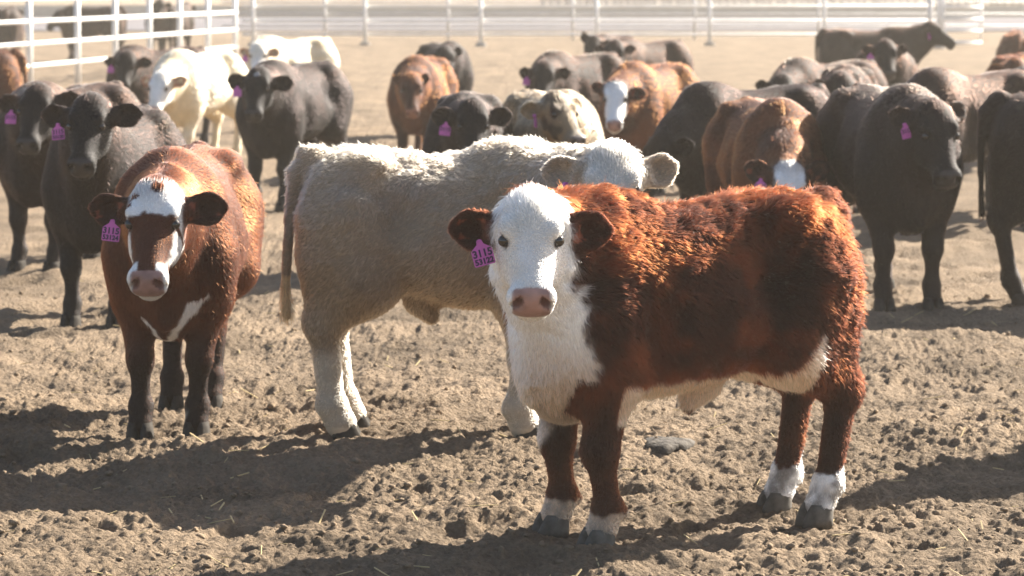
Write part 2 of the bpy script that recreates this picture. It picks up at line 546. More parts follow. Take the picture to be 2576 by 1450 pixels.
def make_sdf(cow):
    """list of (function(P)->d, lo, hi, k) in cow units (withers height 1)"""
    S = []
    bl, bw, fat = cow.bl, cow.bw, cow.fat
    T = TORSO.copy(); T[:, 0] *= bl; T[:, 3] *= bw
    T[3:10, 2] -= fat
    T[2:7, 2] += cow.tuck * np.array([0.6, 0.95, 1.0, 0.45, 0.1])
    if cow.sag: T[4:8, 1] -= cow.sag
    S.append((lambda P: loft_sdf(P[..., 0], P[..., 1], P[..., 2], T, 2.12, 0.15), (T[0, 0], -0.3, 0.36), (T[-1, 0], 0.3, 1.03), 0.05))

    def ell(c, r, k, rot=None):
        c = np.array(c, float); r = np.array(r, float)
        def f(P):
            q = P - c
            if rot is not None:
                q = q @ rot
            a = np.linalg.norm(q / r, axis=-1); b = np.linalg.norm(q / (r * r), axis=-1)
            return a * (a - 1) / np.maximum(b, 1e-6)
        m = max(r)
        S.append((f, c - m, c + m, k)); return f
    def cap(a, b, r1, r2, k, flat=None):
        a = np.array(a, float); b = np.array(b, float); ba = b - a
        def f(P):
            q = P - a
            t = np.clip((q @ ba) / (ba @ ba), 0, 1)
            e = q - t[..., None] * ba
            if flat is not None:
                n, s = flat
                e = e + (e @ n)[..., None] * n * (s - 1)
            return np.linalg.norm(e, axis=-1) - (r1 + (r2 - r1) * t)
        m = max(r1, r2) * 1.4
        S.append((f, np.minimum(a, b) - m, np.maximum(a, b) + m, k)); return f
    # haunches and shoulders
    for s in (-1, 1):
        ell((-0.47 * bl, s * 0.125 * bw, 0.70), (0.19 * bl, 0.115, 0.26), 0.06)
        ell((0.355 * bl, s * 0.140 * bw, 0.69), (0.13, 0.095, 0.25), 0.07)
        ell((-0.36 * bl, s * 0.155 * bw, 0.93), (0.07, 0.05, 0.045), 0.06)      # hip bone
    ell((0.405 * bl, 0, 0.515), (0.125, 0.118, 0.165), 0.08)                         # brisket
    ell((0.29 * bl, 0, 0.93), (0.16, 0.09, 0.075), 0.08)                           # withers
    for s in (-1, 1):
        ell((-0.235 * bl, s * 0.275 * bw, 0.80), (0.10, 0.075, 0.10), -0.07)       # flank hollow
        ell((0.19 * bl, s * 0.300 * bw, 0.62), (0.07, 0.060, 0.16), -0.06)         # behind the shoulder
    # legs
    cow.feet = {}
    for s, nm in ((1, 'L'), (-1, 'R')):
        dx, dy = cow.pose.get('F' + nm, (0, 0))
        X = 0.355 * bl; Y = s * 0.125 * bw
        sh = (0.37 * bl, s * 0.135 * bw, 0.64); elb = (0.315 * bl, s * 0.145 * bw, 0.50)
        kn = (X + 0.012 + 0.55 * dx, Y + 0.5 * dy, 0.285); ft = (X + 0.95 * dx, Y + 0.95 * dy, 0.118); hf = (X + 0.022 + dx, Y + dy, 0.060)
        w = cow.leg
        cap(sh, elb, 0.110, 0.082, 0.07); cap(elb, kn, 0.076, 0.043 * w, 0.04)
        ell(kn, (0.048 * w, 0.045 * w, 0.056), 0.025)
        cap(kn, ft, 0.036 * w, 0.032 * w, 0.025); ell(ft, (0.042 * w, 0.043 * w, 0.040), 0.02); cap(ft, hf, 0.037 * w, 0.043 * w, 0.02)
        cow.feet['F' + nm] = (hf[0], hf[1])
        dx, dy = cow.pose.get('H' + nm, (0, 0))
        X = -0.545 * bl; Y = s * 0.125 * bw
        hip = (-0.46 * bl, s * 0.12 * bw, 0.74); st = (-0.37 * bl + 0.25 * dx, s * 0.15 * bw, 0.55); hk = (X - 0.055 + cow.pose.get('hock', 0.0) + 0.6 * dx, Y + 0.6 * dy, 0.395)
        ft = (X + 0.95 * dx, Y + 0.95 * dy, 0.125); hf = (X + 0.030 + dx, Y + dy, 0.060)
        cap(hip, st, 0.150, 0.115, 0.06); cap(st, hk, 0.105, 0.044 * w, 0.045)
        cap((-0.57 * bl + 0.2 * dx, s * 0.12 * bw, 0.62), hk, 0.080, 0.036 * w, 0.05)
        ell((hk[0] - 0.012, hk[1], hk[2] + 0.01), (0.046 * w, 0.040 * w, 0.056), 0.025)
        cap(hk, ft, 0.040 * w, 0.034 * w, 0.025); ell(ft, (0.043 * w, 0.043 * w, 0.040), 0.02); cap(ft, hf, 0.038 * w, 0.043 * w, 0.02)
        cow.feet['H' + nm] = (hf[0], hf[1])
        # dew claws
        for (fx, fy) in (cow.feet['F' + nm], cow.feet['H' + nm]):
            ell((fx - 0.062, fy + 0.016, 0.105), (0.016, 0.012, 0.018), 0.01); ell((fx - 0.062, fy - 0.016, 0.105), (0.016, 0.012, 0.018), 0.01)
    if cow.sheath:
        cap((-0.14 * bl, 0, 0.425 - fat), (-0.08 * bl, 0, 0.375 - fat), 0.045, 0.024, 0.07)
    # tail
    tb = cow.tail
    pts = [(-0.615 * bl, 0, 0.955), (-0.685 * bl, 0.0, 0.90), (-0.705 * bl + tb[0] * 0.4, tb[1] * 0.4, 0.74), (-0.700 * bl + tb[0], tb[1], 0.52), (-0.695 * bl + tb[0], tb[1], 0.42)]
    rr = [0.045, 0.032, 0.020, 0.015, 0.018]
    cow.tail_f = []
    for i in range(4):
        cow.tail_f.append(cap(pts[i], pts[i + 1], rr[i], rr[i + 1], 0.035 if i == 0 else 0.012))
    # head frame
    hs = cow.hs
    hp, HR = cow.head_pos, cow.head_rot            # HR columns: nose, left, dorsal
    # neck
    back = hp + HR @ (np.array([0.045, 0, -0.055]) * hs)
    base = np.array([0.36 * bl, 0, 0.735]); base2 = np.array([0.34 * bl, 0, 0.84])
    mid = (base + back) / 2 + np.array([0.03, 0, 0.0])
    up = np.array([0, 0, 1.0])
    nd = norm(back - base); side = norm(np.cross(up, nd))
    cow.neck_f = [cap(base, mid, 0.205, 0.150, 0.07, (side, 1.22)), cap(mid, back, 0.150, 0.098 * hs, 0.06, (side, 1.15))]
    cap(base2, back + up * 0.015, 0.13, 0.07 * hs, 0.07)
    throat = hp + HR @ (np.array([0.13, 0, -0.145]) * hs)
    cow.throat = throat
    cap((0.435 * bl, 0, 0.57), throat, 0.085, 0.055 * hs, 0.08)
    # head
    HRn = HR / np.linalg.norm(HR, axis=0); hlen = np.linalg.norm(HR[:, 0])
    def toH(P):
        return ((P - hp) @ HRn) / hs / np.array([hlen, 1, 1])
    cow.toH = toH
    def head(P):
        H = toH(P)
        d = loft_sdf(H[..., 0], H[..., 1], H[..., 2], HEADL, 2.25, 0.0)
        for s in (-1, 1):
            # brow ridges and cheeks
            e = np.linalg.norm((H - np.array([0.124, s * 0.072, 0.034])) / np.array([0.040, 0.024, 0.024]), axis=-1)
            d = smin(d, (e - 1) * 0.026, 0.025)
            e = np.linalg.norm((H - np.array([0.175, s * 0.060, -0.080])) / np.array([0.075, 0.030, 0.060]), axis=-1)
            d = smin(d, (e - 1) * 0.030, 0.03)
            # eye socket
            e = np.linalg.norm((H - np.array([0.158, s * 0.088, 0.014])) / np.array([0.027, 0.018, 0.020]), axis=-1)
            d = smax(d, -(e - 1) * 0.017, 0.008)
            # nostril bulges
            e = np.linalg.norm((H - np.array([0.368, s * 0.044, -0.008])) / np.array([0.034, 0.028, 0.032]), axis=-1)
            d = smin(d, (e - 1) * 0.030, 0.02)
        # lower lip / chin
        e = np.linalg.norm((H - np.array([0.365, 0, -0.092])) / np.array([0.042, 0.046, 0.026]), axis=-1)
        d = smin(d, (e - 1) * 0.026, 0.012)
        for s in (-1, 1):
            q = H - np.array([0.396, s * 0.043, -0.010])
            e = np.sqrt((q[..., 0] / 0.032) ** 2 + ((q[..., 1] + s * 0.45 * q[..., 2]) / 0.0150) ** 2 + (q[..., 2] / 0.024) ** 2)
            d = smax(d, -(e - 1) * 0.0150, 0.005)
        # mouth line
        mz = H[..., 2] + 0.074 + 0.25 * (0.40 - H[..., 0])
        mx = np.maximum(np.abs(mz) - 0.003, 0.285 - H[..., 0])
        d = smax(d, -np.maximum(mx, -(d + 0.010)), 0.006)
        return d * hs
    c = hp + HR @ (np.array([0.18, 0, -0.05]) * hs); m = 0.33 * hs
    S.append((head, c - m, c + m, 0.045))
    cow.head_f = head
    # ears
    cow.ear_f = []; cow.ear_c = []; cow.ear_ax = []
    for s, spec in ((1, cow.ear_l), (-1, cow.ear_r)):
        # spec: (elevation, sweep back, roll) degrees; ear axis in a level frame looking where the nose yaws
        el, sw, roll, size = spec
        f = HR[:, 0].copy(); f[2] = 0
        f = norm(f) if np.linalg.norm(f) > 0.15 else norm(np.array([HR[0, 2], HR[1, 2], 0]))
        lat = HR[:, 1] * s
        lat = norm(lat)
        e = norm(lat * math.cos(R(el)) * math.cos(R(sw)) - f * math.sin(R(sw)) * math.cos(R(el)) + up * math.sin(R(el)))
        nrm = norm(f - e * (f @ e))
        w = np.cross(nrm, e) * s                     # roughly up
        nrm2 = nrm * math.cos(R(roll)) - w * math.sin(R(roll)) * 1.0
        w2 = np.cross(e, nrm2)
        b0 = hp + HR @ (np.array([0.058, s * 0.070, -0.045]) * hs)
        L = 0.088 * size * hs; W = 0.060 * size * hs; Tn = 0.020 * hs + 0.3 * cow.res; kc = 1.45 if cow.res < 0.01 else 1.15
        cc = b0 + e * (L * 1.02)
        A = np.stack([e, w2, nrm2], 1)
        def ear(P, cc=cc, A=A, L=L, W=W, Tn=Tn, kc=kc):
            q = (P - cc) @ A
            wv = W * (1.0 + 0.18 * np.clip(q[..., 0] / L, -1, 1) - 0.42 * sstep(0.35, 1.0, q[..., 0] / L) - 0.25 * sstep(-0.3, -1.0, q[..., 0] / L))
            bend = q[..., 2] - 0.35 * (q[..., 1] / W) ** 2 * Tn * 1.6
            a = np.sqrt((q[..., 0] / L) ** 2 + (q[..., 1] / wv) ** 2 + (bend / Tn) ** 2)
            d = (a - 1) * Tn * 0.9
            q2 = q - np.array([0.06 * L, 0, Tn * 0.95])
            b = np.sqrt((q2[..., 0] / (L * 0.74)) ** 2 + (q2[..., 1] / (wv * 0.68)) ** 2 + (q2[..., 2] / (Tn * kc)) ** 2)
            return smax(d, -(b - 1) * Tn * 0.8, 0.008)
        S.append((ear, cc - L * 1.25, cc + L * 1.25, 0.016))
        cap(b0 - e * 0.03, b0 + e * L * 0.35, 0.040 * hs, 0.030 * hs, 0.03)
        cow.ear_f.append(ear); cow.ear_c.append(cc); cow.ear_ax.append((e, w2, nrm2, L, W))
    return S

def surface_nets(D, org, h):
    Sg = D < 0
    n = np.zeros(tuple(k - 1 for k in D.shape), dtype=np.int8)
    for a in (0, 1):
        for b in (0, 1):
            for c in (0, 1):
                n += Sg[a:Sg.shape[0] - 1 + a, b:Sg.shape[1] - 1 + b, c:Sg.shape[2] - 1 + c]
    act = (n > 0) & (n < 8)
    ai = np.argwhere(act)
    idx = np.full(act.shape, -1, dtype=np.int64)
    idx[act] = np.arange(len(ai))
    acc = np.zeros((len(ai), 3)); cnt = np.zeros(len(ai))
    cor = [(0, 0, 0), (1, 0, 0), (0, 1, 0), (1, 1, 0), (0, 0, 1), (1, 0, 1), (0, 1, 1), (1, 1, 1)]
    for i, j in ((0, 1), (2, 3), (4, 5), (6, 7), (0, 2), (1, 3), (4, 6), (5, 7), (0, 4), (1, 5), (2, 6), (3, 7)):
        a = np.array(cor[i]); b = np.array(cor[j])
        va = D[ai[:, 0] + a[0], ai[:, 1] + a[1], ai[:, 2] + a[2]]; vb = D[ai[:, 0] + b[0], ai[:, 1] + b[1], ai[:, 2] + b[2]]
        cr = (va < 0) != (vb < 0)
        t = np.where(cr, va / np.where(cr, va - vb, 1), 0)
        acc += np.where(cr[:, None], a + t[:, None] * (b - a), 0); cnt += cr
    V = (ai + acc / cnt[:, None]) * h + org
    faces = []
    def quads(cr, flip, c0, c1, c2, c3):
        q = np.stack([c0[cr], c1[cr], c2[cr], c3[cr]], 1)
        f = flip[cr]
        q[f] = q[f][:, ::-1]
        faces.append(q[(q >= 0).all(1)])
    s0, s1 = Sg[:-1, 1:-1, 1:-1], Sg[1:, 1:-1, 1:-1]
    I = idx
    quads(s0 != s1, s1, I[:, :-1, :-1], I[:, 1:, :-1], I[:, 1:, 1:], I[:, :-1, 1:])
    s0, s1 = Sg[1:-1, :-1, 1:-1], Sg[1:-1, 1:, 1:-1]
    quads(s0 != s1, s1, I[:-1, :, :-1], I[:-1, :, 1:], I[1:, :, 1:], I[1:, :, :-1])
    s0, s1 = Sg[1:-1, 1:-1, :-1], Sg[1:-1, 1:-1, 1:]
    quads(s0 != s1, s1, I[:-1, :-1, :], I[1:, :-1, :], I[1:, 1:, :], I[:-1, 1:, :])
    return V, np.concatenate(faces)

def polygonise(S, h):
    lo = np.min([s[1] for s in S], 0) - 0.05; hi = np.max([s[2] for s in S], 0) + 0.05
    lo[2] = min(lo[2], -0.02)
    n = np.ceil((hi - lo) / h).astype(int) + 1
    D = np.full(n, 0.25, dtype=np.float64)
    ax = [lo[i] + np.arange(n[i]) * h for i in range(3)]
    for f, a, b, k in S:
        i0 = np.clip(np.floor((np.asarray(a) - abs(k) - 3 * h - lo) / h).astype(int), 0, n - 1)
        i1 = np.clip(np.ceil((np.asarray(b) + abs(k) + 3 * h - lo) / h).astype(int) + 1, 1, n)
        g = np.stack(np.meshgrid(*[ax[i][i0[i]:i1[i]] for i in range(3)], indexing='ij'), -1)
        sl = tuple(slice(i0[i], i1[i]) for i in range(3))
        D[sl] = smin(D[sl], f(g), k) if k > 0 else smax(D[sl], -f(g), -k)
    V, F = surface_nets(D, lo, h)
    # light smoothing
    e = np.concatenate([F[:, [0, 1]], F[:, [1, 2]], F[:, [2, 3]], F[:, [3, 0]]])
    for it in range(2):
        A = np.zeros_like(V); c = np.zeros(len(V))
        np.add.at(A, e[:, 0], V[e[:, 1]]); np.add.at(c, e[:, 0], 1)
        V = V * 0.55 + 0.45 * A / np.maximum(c, 1)[:, None]
    return V, F

# ---- coat colours (the animals' own colours, linear; hereford white also carries painted bounce)
WHITE = np.array((0.90, 0.885, 0.86)); CREAM = np.array((0.84, 0.68, 0.43)); RED = np.array((0.028, 0.0072, 0.0034)); BRED = np.array((0.084, 0.0185, 0.0055))
DRED = np.array((0.020, 0.0060, 0.0032)); BLACK = np.array((0.0042, 0.004, 0.0046)); BRBLACK = np.array((0.034, 0.017, 0.012)); TAN = np.array((0.36, 0.27, 0.185))
DTAN = np.array((0.22, 0.135, 0.070)); PINK = np.array((0.36, 0.215, 0.185)); GREY = np.array((0.10, 0.09, 0.085))

def mixc(a, b, t):
    return a * (1 - t[:, None]) + b * t[:, None]

def coat(cow, P, Nn, seed):
    """per-vertex colour, hair length factor, wetness"""
    bl = cow.bl
    H = cow.toH(P)
    dh = cow.head_f(P); ear = np.minimum(cow.ear_f[0](P), cow.ear_f[1](P))
    is_ear = 1 - sstep(0.004, 0.016, ear)
    is_ear = np.where(np.abs(H[:, 1]) > 0.086, is_ear, is_ear * 0.2 * (np.abs(H[:, 1]) > 0.080))
    n1 = vnoise(P, 7, seed); n2 = vnoise(P, 22, seed + 3); n3 = vnoise(P, 55, seed + 5)
    rag = 0.02 * n1 + 0.014 * n2 + 0.010 * n3
    inhead = (1 - sstep(0.0, 0.03, dh)) * (1 - is_ear)
    one = np.ones(len(P)); x, y, z = P.T
    tail = np.min([f(P) for f in cow.tail_f[2:]], 0) < 0.012
    pat = cow.pattern
    nose_c = np.array((0.035, 0.030, 0.030))
    L = one.copy()
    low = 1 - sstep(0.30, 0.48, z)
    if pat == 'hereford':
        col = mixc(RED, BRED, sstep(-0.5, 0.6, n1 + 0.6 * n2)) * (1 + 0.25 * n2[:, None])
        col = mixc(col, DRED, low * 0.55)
        w = np.zeros(len(P))
        fw = sstep(-0.012, 0.012, H[:, 0] + rag * 0.8 + 0.03) * (dh < 0.05) * (1 - sstep(0.02, 0.045, dh))
        w = np.maximum(w, fw * (1 - is_ear))
        # throat, chest and brisket
        th = cow.throat; br = np.array([0.48 * bl, 0, 0.47])
        t = np.clip(((P - th) @ (br - th)) / ((br - th) @ (br - th)), 0, 1.25)
        dd = np.linalg.norm(P - (th + t[:, None] * (br - th)), axis=1)
        w = np.maximum(w, (1 - sstep(-0.012, 0.012, dd + rag * 1.6 - (0.120 + 0.105 * t))) * sstep(0.330, 0.345, z + 0.5 * rag) * (x > 0.36 * bl - 0.3 * (0.16 - np.abs(y))) * (1 - (np.abs(y) > 0.075 + 0.3 * rag) * (z < 0.49 + rag) * (x < 0.46 * bl)))
        # belly
        up_f = 0.115 * (1 - sstep(-0.46 * bl, -0.30 * bl, x)) * (x > -0.62 * bl)
        belly = (1 - sstep(-0.008, 0.008, z + rag * 0.8 - (0.480 + up_f))) * (z > 0.36) * (x < 0.33 * bl) * (x > -0.43 * bl)
        w = np.maximum(w, belly)
        sock = 1 - sstep(-0.006, 0.006, z + rag * 1.3 - np.where(x > 0, 0.118, 0.150))
        w = np.maximum(w, sock)
        bounce_tint = np.maximum(belly, (1 - sstep(0.42, 0.68, z)) * (x > 0.2)) * 0.75  # peach coat tint on lower chest and belly, partly painted warm ground bounce
        wc = mixc(WHITE, np.array((0.60, 0.34, 0.165)), np.clip(bounce_tint + 0.10 * n1, 0, 1))
        wc = mixc(wc, np.array((0.24, 0.21, 0.18)), sock * np.clip(0.42 + 0.8 * n2 + 0.5 * n3 + 3.0 * np.maximum(0.09 - z, 0), 0, 0.85))
        dirt = (np.linalg.norm((P - np.array([0.44 * bl, 0, 0.365])) / np.array([0.10, 0.075, 0.05]), axis=1) < 1 + 0.5 * n2) * 0.5
        wc = mixc(wc, np.array((0.10, 0.09, 0.08)), np.clip(dirt + 0.0 * n1, 0, 1))
        wc = mixc(wc, np.array((0.66, 0.56, 0.42)), np.clip(0.14 + 0.30 * n1 + 0.25 * n2 + 0.35 * (1 - sstep(0.0, 0.09, H[:, 0])), 0, 0.6) * inhead)
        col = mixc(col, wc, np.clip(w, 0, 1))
        nose_c = PINK
    elif pat == 'baldy':
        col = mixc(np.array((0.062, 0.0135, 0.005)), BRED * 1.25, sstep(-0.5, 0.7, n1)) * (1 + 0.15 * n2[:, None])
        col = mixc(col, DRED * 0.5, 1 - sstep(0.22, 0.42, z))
        ay = np.abs(H[:, 1])
        fore = sstep(-0.006, 0.006, 0.125 + 0.25 * np.abs(H[:, 1]) - H[:, 0] + rag * 0.9) * sstep(0.005, 0.02, H[:, 0] + 0.02 + rag) * (1 - sstep(0.095, 0.105, ay + rag * 0.5))
        patch = ((((H[:, 0] - 0.035) / 0.024) ** 2 + ((H[:, 1] - 0.012) / 0.024) ** 2) < 1 + 0.5 * n2) | ((((H[:, 0] - 0.10) / 0.016) ** 2 + ((H[:, 1] + 0.082) / 0.012) ** 2) < 1) | ((((H[:, 0] - 0.062) / 0.013) ** 2 + ((H[:, 1] + 0.07) / 0.02) ** 2) < 1)
        fore = fore * ~patch
        cheek = (sstep(-0.004, 0.004, ay + rag * 0.5 - (0.076 - 0.14 * np.clip(H[:, 0] - 0.2, 0, 1))) * (H[:, 0] > 0.175) * (H[:, 2] > -0.14))
        muz = ((ay > 0.030 + rag * 0.4) | (H[:, 2] < -0.05)) * sstep(0.325, 0.338, H[:, 0] + rag * 0.6 + 0.5 * np.maximum(ay - 0.03, 0))
        w = np.clip(fore + cheek + muz, 0, 1) * inhead
        br = np.abs(P[:, 1] + 0.01) * 1.25 - (P[:, 2] - 0.345)
        v = (1 - sstep(0.008, 0.018, np.abs(br + rag * 1.1) - 0.14 * np.maximum(y, 0))) * (x > 0.30 * bl) * (z > 0.33) * (z < 0.465 + 0.30 * y + rag)
        w = np.maximum(w, v * (1 - inhead))
        col = mixc(col, WHITE * 0.95, w)
        nose_c = PINK * 0.95
    elif pat == 'tan':
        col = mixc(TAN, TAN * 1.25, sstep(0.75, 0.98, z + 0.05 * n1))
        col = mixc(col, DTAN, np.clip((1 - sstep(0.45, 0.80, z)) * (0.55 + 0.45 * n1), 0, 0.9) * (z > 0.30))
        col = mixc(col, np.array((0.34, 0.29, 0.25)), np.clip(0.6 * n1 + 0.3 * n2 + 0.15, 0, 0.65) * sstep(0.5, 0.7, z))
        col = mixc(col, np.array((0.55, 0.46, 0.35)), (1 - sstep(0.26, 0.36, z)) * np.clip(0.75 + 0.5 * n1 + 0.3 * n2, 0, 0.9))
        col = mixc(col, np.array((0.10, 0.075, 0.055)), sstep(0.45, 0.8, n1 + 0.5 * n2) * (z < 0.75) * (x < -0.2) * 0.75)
        col = mixc(col, np.array((0.72, 0.66, 0.58)), inhead * 0.85)
        nose_c = PINK
    elif pat == 'white':
        col = mixc(CREAM * 1.02, WHITE, np.clip(0.1 + 0.3 * n1 + 0.7 * inhead, 0, 1)) * (1 + 0.06 * n2[:, None])
        nose_c = PINK
    elif pat == 'red':
        col = mixc(RED * 1.7, np.array((0.150, 0.040, 0.0115)), sstep(-0.6, 0.6, n1)) * (1 + 0.15 * n2[:, None])
        nose_c = np.array((0.30, 0.14, 0.09))
        if cow.white_face:
            w = sstep(-0.01, 0.01, H[:, 0] - 0.005 + rag) * (1 - sstep(0.076, 0.090, np.abs(H[:, 1]) + rag * 0.5)) * inhead
            w = np.maximum(w, sstep(0.27, 0.29, H[:, 0] + rag) * inhead)
            col = mixc(col, WHITE, w)
            nose_c = PINK
    elif pat == 'brindle':
        b = sstep(-0.1, 0.35, vnoise(P * np.array([1, 1.4, 1]), 14, seed + 9) + 0.4 * n2)
        col = mixc(np.array((0.40, 0.27, 0.15)), np.array((0.045, 0.035, 0.03)), b * (0.3 + 0.6 * inhead))
        nose_c = np.array((0.10, 0.08, 0.08))
        muz = sstep(0.30, 0.32, H[:, 0]) * inhead
        col = mixc(col, np.array((0.30, 0.24, 0.18)), muz * 0.6)
    else:  # black
        br = cow.brown
        col = mixc(BLACK, BRBLACK, np.clip(br * (0.35 + 0.6 * sstep(0.78, 0.98, z) + 0.3 * n1), 0, 1)) * (1 + 0.25 * n2[:, None])
        col = mixc(col, np.array((0.20, 0.155, 0.115)), sstep(0.5, 0.9, n1 + 0.5 * n3) * sstep(0.85, 1.0, z) * 0.5 * cow.dusty * (dh > 0.05) * (1 - is_ear))
        col = mixc(col, BLACK, inhead * 0.8)
        if cow.star:
            q = (((H[:, 0] - 0.06) / 0.022) ** 2 + (H[:, 1] / 0.028) ** 2) < 1 + 0.5 * n2
            col = mixc(col, WHITE * 0.6, q * inhead)
    # ears: inner side
    if pat in ('white', 'tan'):
        inner = np.zeros(len(P))
        for k in (0, 1):
            e, w2, nr, EL, EW = cow.ear_ax[k]
            inner = np.maximum(inner, ((P - cow.ear_c[k]) @ nr > 0.002) * (cow.ear_f[k](P) < 0.008))
        if pat == 'white':
            col = mixc(col, np.array((0.55, 0.20, 0.10)), inner * 0.8)
        else:
            col = mixc(col, np.array((0.40, 0.30, 0.22)), inner * 0.6)
    if pat in ('hereford', 'baldy', 'red') and not (pat == 'red' and not cow.white_face):
        col = mixc(col, RED * 1.3, is_ear)
        inner = np.zeros(len(P))
        for k in (0, 1):
            e, w2, nr, EL, EW = cow.ear_ax[k]
            q = (P - cow.ear_c[k])
            inner = np.maximum(inner, (q @ nr > 0.0) * (np.abs(q @ w2) < EW * 0.5) * (np.abs(q @ e) < EL * 0.6) * (cow.ear_f[k](P) < 0.008))
        col = mixc(col, np.array((0.10, 0.03, 0.02)), inner * 0.6)
        col = mixc(col, np.array((0.42, 0.10, 0.05)), inner * (n2 > 0.15) * 0.5)
    if pat in ('hereford', 'tan'):
        # tail switch keeps its own paler colour
        col = mixc(col, np.array((0.62, 0.42, 0.22)) if pat == 'tan' else WHITE * 0.9, (tail & (z < 0.56)) * 0.9)
    # nose pad and eye rims
    ay = np.abs(H[:, 1])
    pad = sstep(0.362, 0.370, H[:, 0] + 0.15 * np.maximum(H[:, 2], 0) + 0.003 * n3 - 0.9 * np.maximum(ay - 0.048, 0)) * (1 - sstep(0.053, 0.059, ay)) * sstep(-0.068, -0.060, H[:, 2] - 0.25 * np.maximum(ay - 0.03, 0)) * (dh < 0.02)
    nc = nose_c * (1 + 0.25 * n2[:, None] + 0.2 * n3[:, None])
    nostril = np.zeros(len(P))
    for s in (-1, 1):
        q = H - np.array([0.394, s * 0.043, -0.010])
        nostril = np.maximum(nostril, np.sqrt((q[:, 0] / 0.032) ** 2 + ((q[:, 1] + s * 0.45 * q[:, 2]) / 0.0150) ** 2 + (q[:, 2] / 0.024) ** 2) < 1.12)
    nc = mixc(nc, np.array((0.12, 0.05, 0.045)) if nose_c.sum() > 0.4 else np.array((0.01, 0.01, 0.01)), nostril * 0.75)
    col = mixc(col, nc, np.clip(pad, 0, 1))
    rim = np.zeros(len(P))
    for s in (-1, 1):
        q = np.linalg.norm((H - np.array([0.158, s * 0.084, 0.014])) / np.array([0.029, 0.024, 0.022]), axis=1)
        rim = np.maximum(rim, 1 - sstep(0.95, 1.2, q))
    col = mixc(col, np.array((0.06, 0.035, 0.028)) if pat != 'black' else BLACK, rim * 0.85)
    # hair length
    L = L * (1 - (0.55 * (1 - sstep(0.28, 0.50, z)) + 0.22 * (1 - sstep(0.14, 0.26, z))) * (tail == False))
    L = np.where(inhead > 0.5, cow.face_len * (1 - 0.45 * sstep(0.16, 0.30, H[:, 0])), L)
    poll = (1 - sstep(0.02, 0.10, H[:, 0])) * (1 - sstep(0.06, 0.12, ay)) * inhead
    L = np.minimum(L * (1 + poll * cow.poll), 1.5)
    L = np.where(is_ear > 0.5, cow.face_len * 1.25, L)
    L = np.where(tail, np.where(z < 0.52, 1.9, 0.45), L)
    L = L * (1 - np.clip(pad, 0, 1)) * (1 - rim)
    L = np.where(z < 0.055, 0, L)
    return np.clip(col, 0, 1), L, np.clip(pad, 0, 1), inhead, H, is_ear, tail

HOOF = {}
def hoof_mesh(mat):
    if mat.name in HOOF:
        return HOOF[mat.name]
    v, f = [], []
    for s in (-1, 1):
        i0 = len(v)
        rings = [(0.0, 1.0), (0.022, 0.97), (0.048, 0.84), (0.066, 0.68)]
        n = 12
        for z, k in rings:
            for j in range(n):
                a = 2 * math.pi * j / n
                cx, sy = math.cos(a), math.sin(a)
                lx = (0.062 if cx > 0 else 0.040) * abs(cx) ** 0.9 * (1 if cx > 0 else -1)
                x = lx * k + 0.012 * (1 - z / 0.066) + 0.003
                y = s * 0.0255 + 0.0245 * sy * k - s * 0.012 * max(cx, 0) * (1 - z / 0.1) * 0.6
                v.append((x, y, z))
        for r in range(len(rings) - 1):
            for j in range(n):
                j2 = (j + 1) % n
                f.append((i0 + r * n + j, i0 + r * n + j2, i0 + (r + 1) * n + j2, i0 + (r + 1) * n + j))
        f.append(tuple(i0 + j for j in reversed(range(n))))
        f.append(tuple(i0 + 3 * n + j for j in range(n)))
    m = mesh_from('hoof', v, f, True)
    m.materials.append(mat)
    HOOF[mat.name] = m
    return m

_eye = {}
def eye_mesh():
    if 'm' not in _eye:
        v, f = [], []
        nu, nv = 14, 8
        for i in range(nv + 1):
            t = math.pi * i / nv
            for j in range(nu):
                p = 2 * math.pi * j / nu
                v.append((math.sin(t) * math.cos(p), math.sin(t) * math.sin(p), math.cos(t)))
        for i in range(nv):
            for j in range(nu):
                f.append((i * nu + j, (i + 1) * nu + j, (i + 1) * nu + (j + 1) % nu, i * nu + (j + 1) % nu))
        m = mesh_from('eye', v, f, True); m.materials.append(M_EYE); _eye['m'] = m
    return _eye['m']

_tag = {}
def tag_mesh():
    if 'm' not in _tag:
        o = [(-0.033, -0.078), (-0.036, -0.074), (-0.036, -0.026), (-0.031, -0.020), (-0.012, -0.006), (-0.008, 0.008), (0.008, 0.008), (0.012, -0.006), (0.031, -0.020), (0.036, -0.026), (0.036, -0.074), (0.033, -0.078)]
        n = len(o)
        bend = lambda x, z: 0.0
        v = [(x, -0.0015, z) for x, z in o] + [(x, 0.0015, z) for x, z in o]
        f = [tuple(range(n)), tuple(reversed(range(n, 2 * n)))] + [(i, n + i, n + (i + 1) % n, (i + 1) % n) for i in range(n)]
        # stud that pins it through the ear
        i0 = len(v)
        for yy in (-0.004, 0.014):
            for j in range(10):
                a = 2 * math.pi * j / 10
                v.append((0.009 * math.cos(a), yy, 0.002 + 0.009 * math.sin(a)))
        for j in range(10):
            f.append((i0 + j, i0 + (j + 1) % 10, i0 + 10 + (j + 1) % 10, i0 + 10 + j))
        f.append(tuple(i0 + j for j in range(10))[::-1])
        m = mesh_from('ear_tag', v, f, False); m.materials.append(M_TAG); _tag['m'] = m
    return _tag['m']

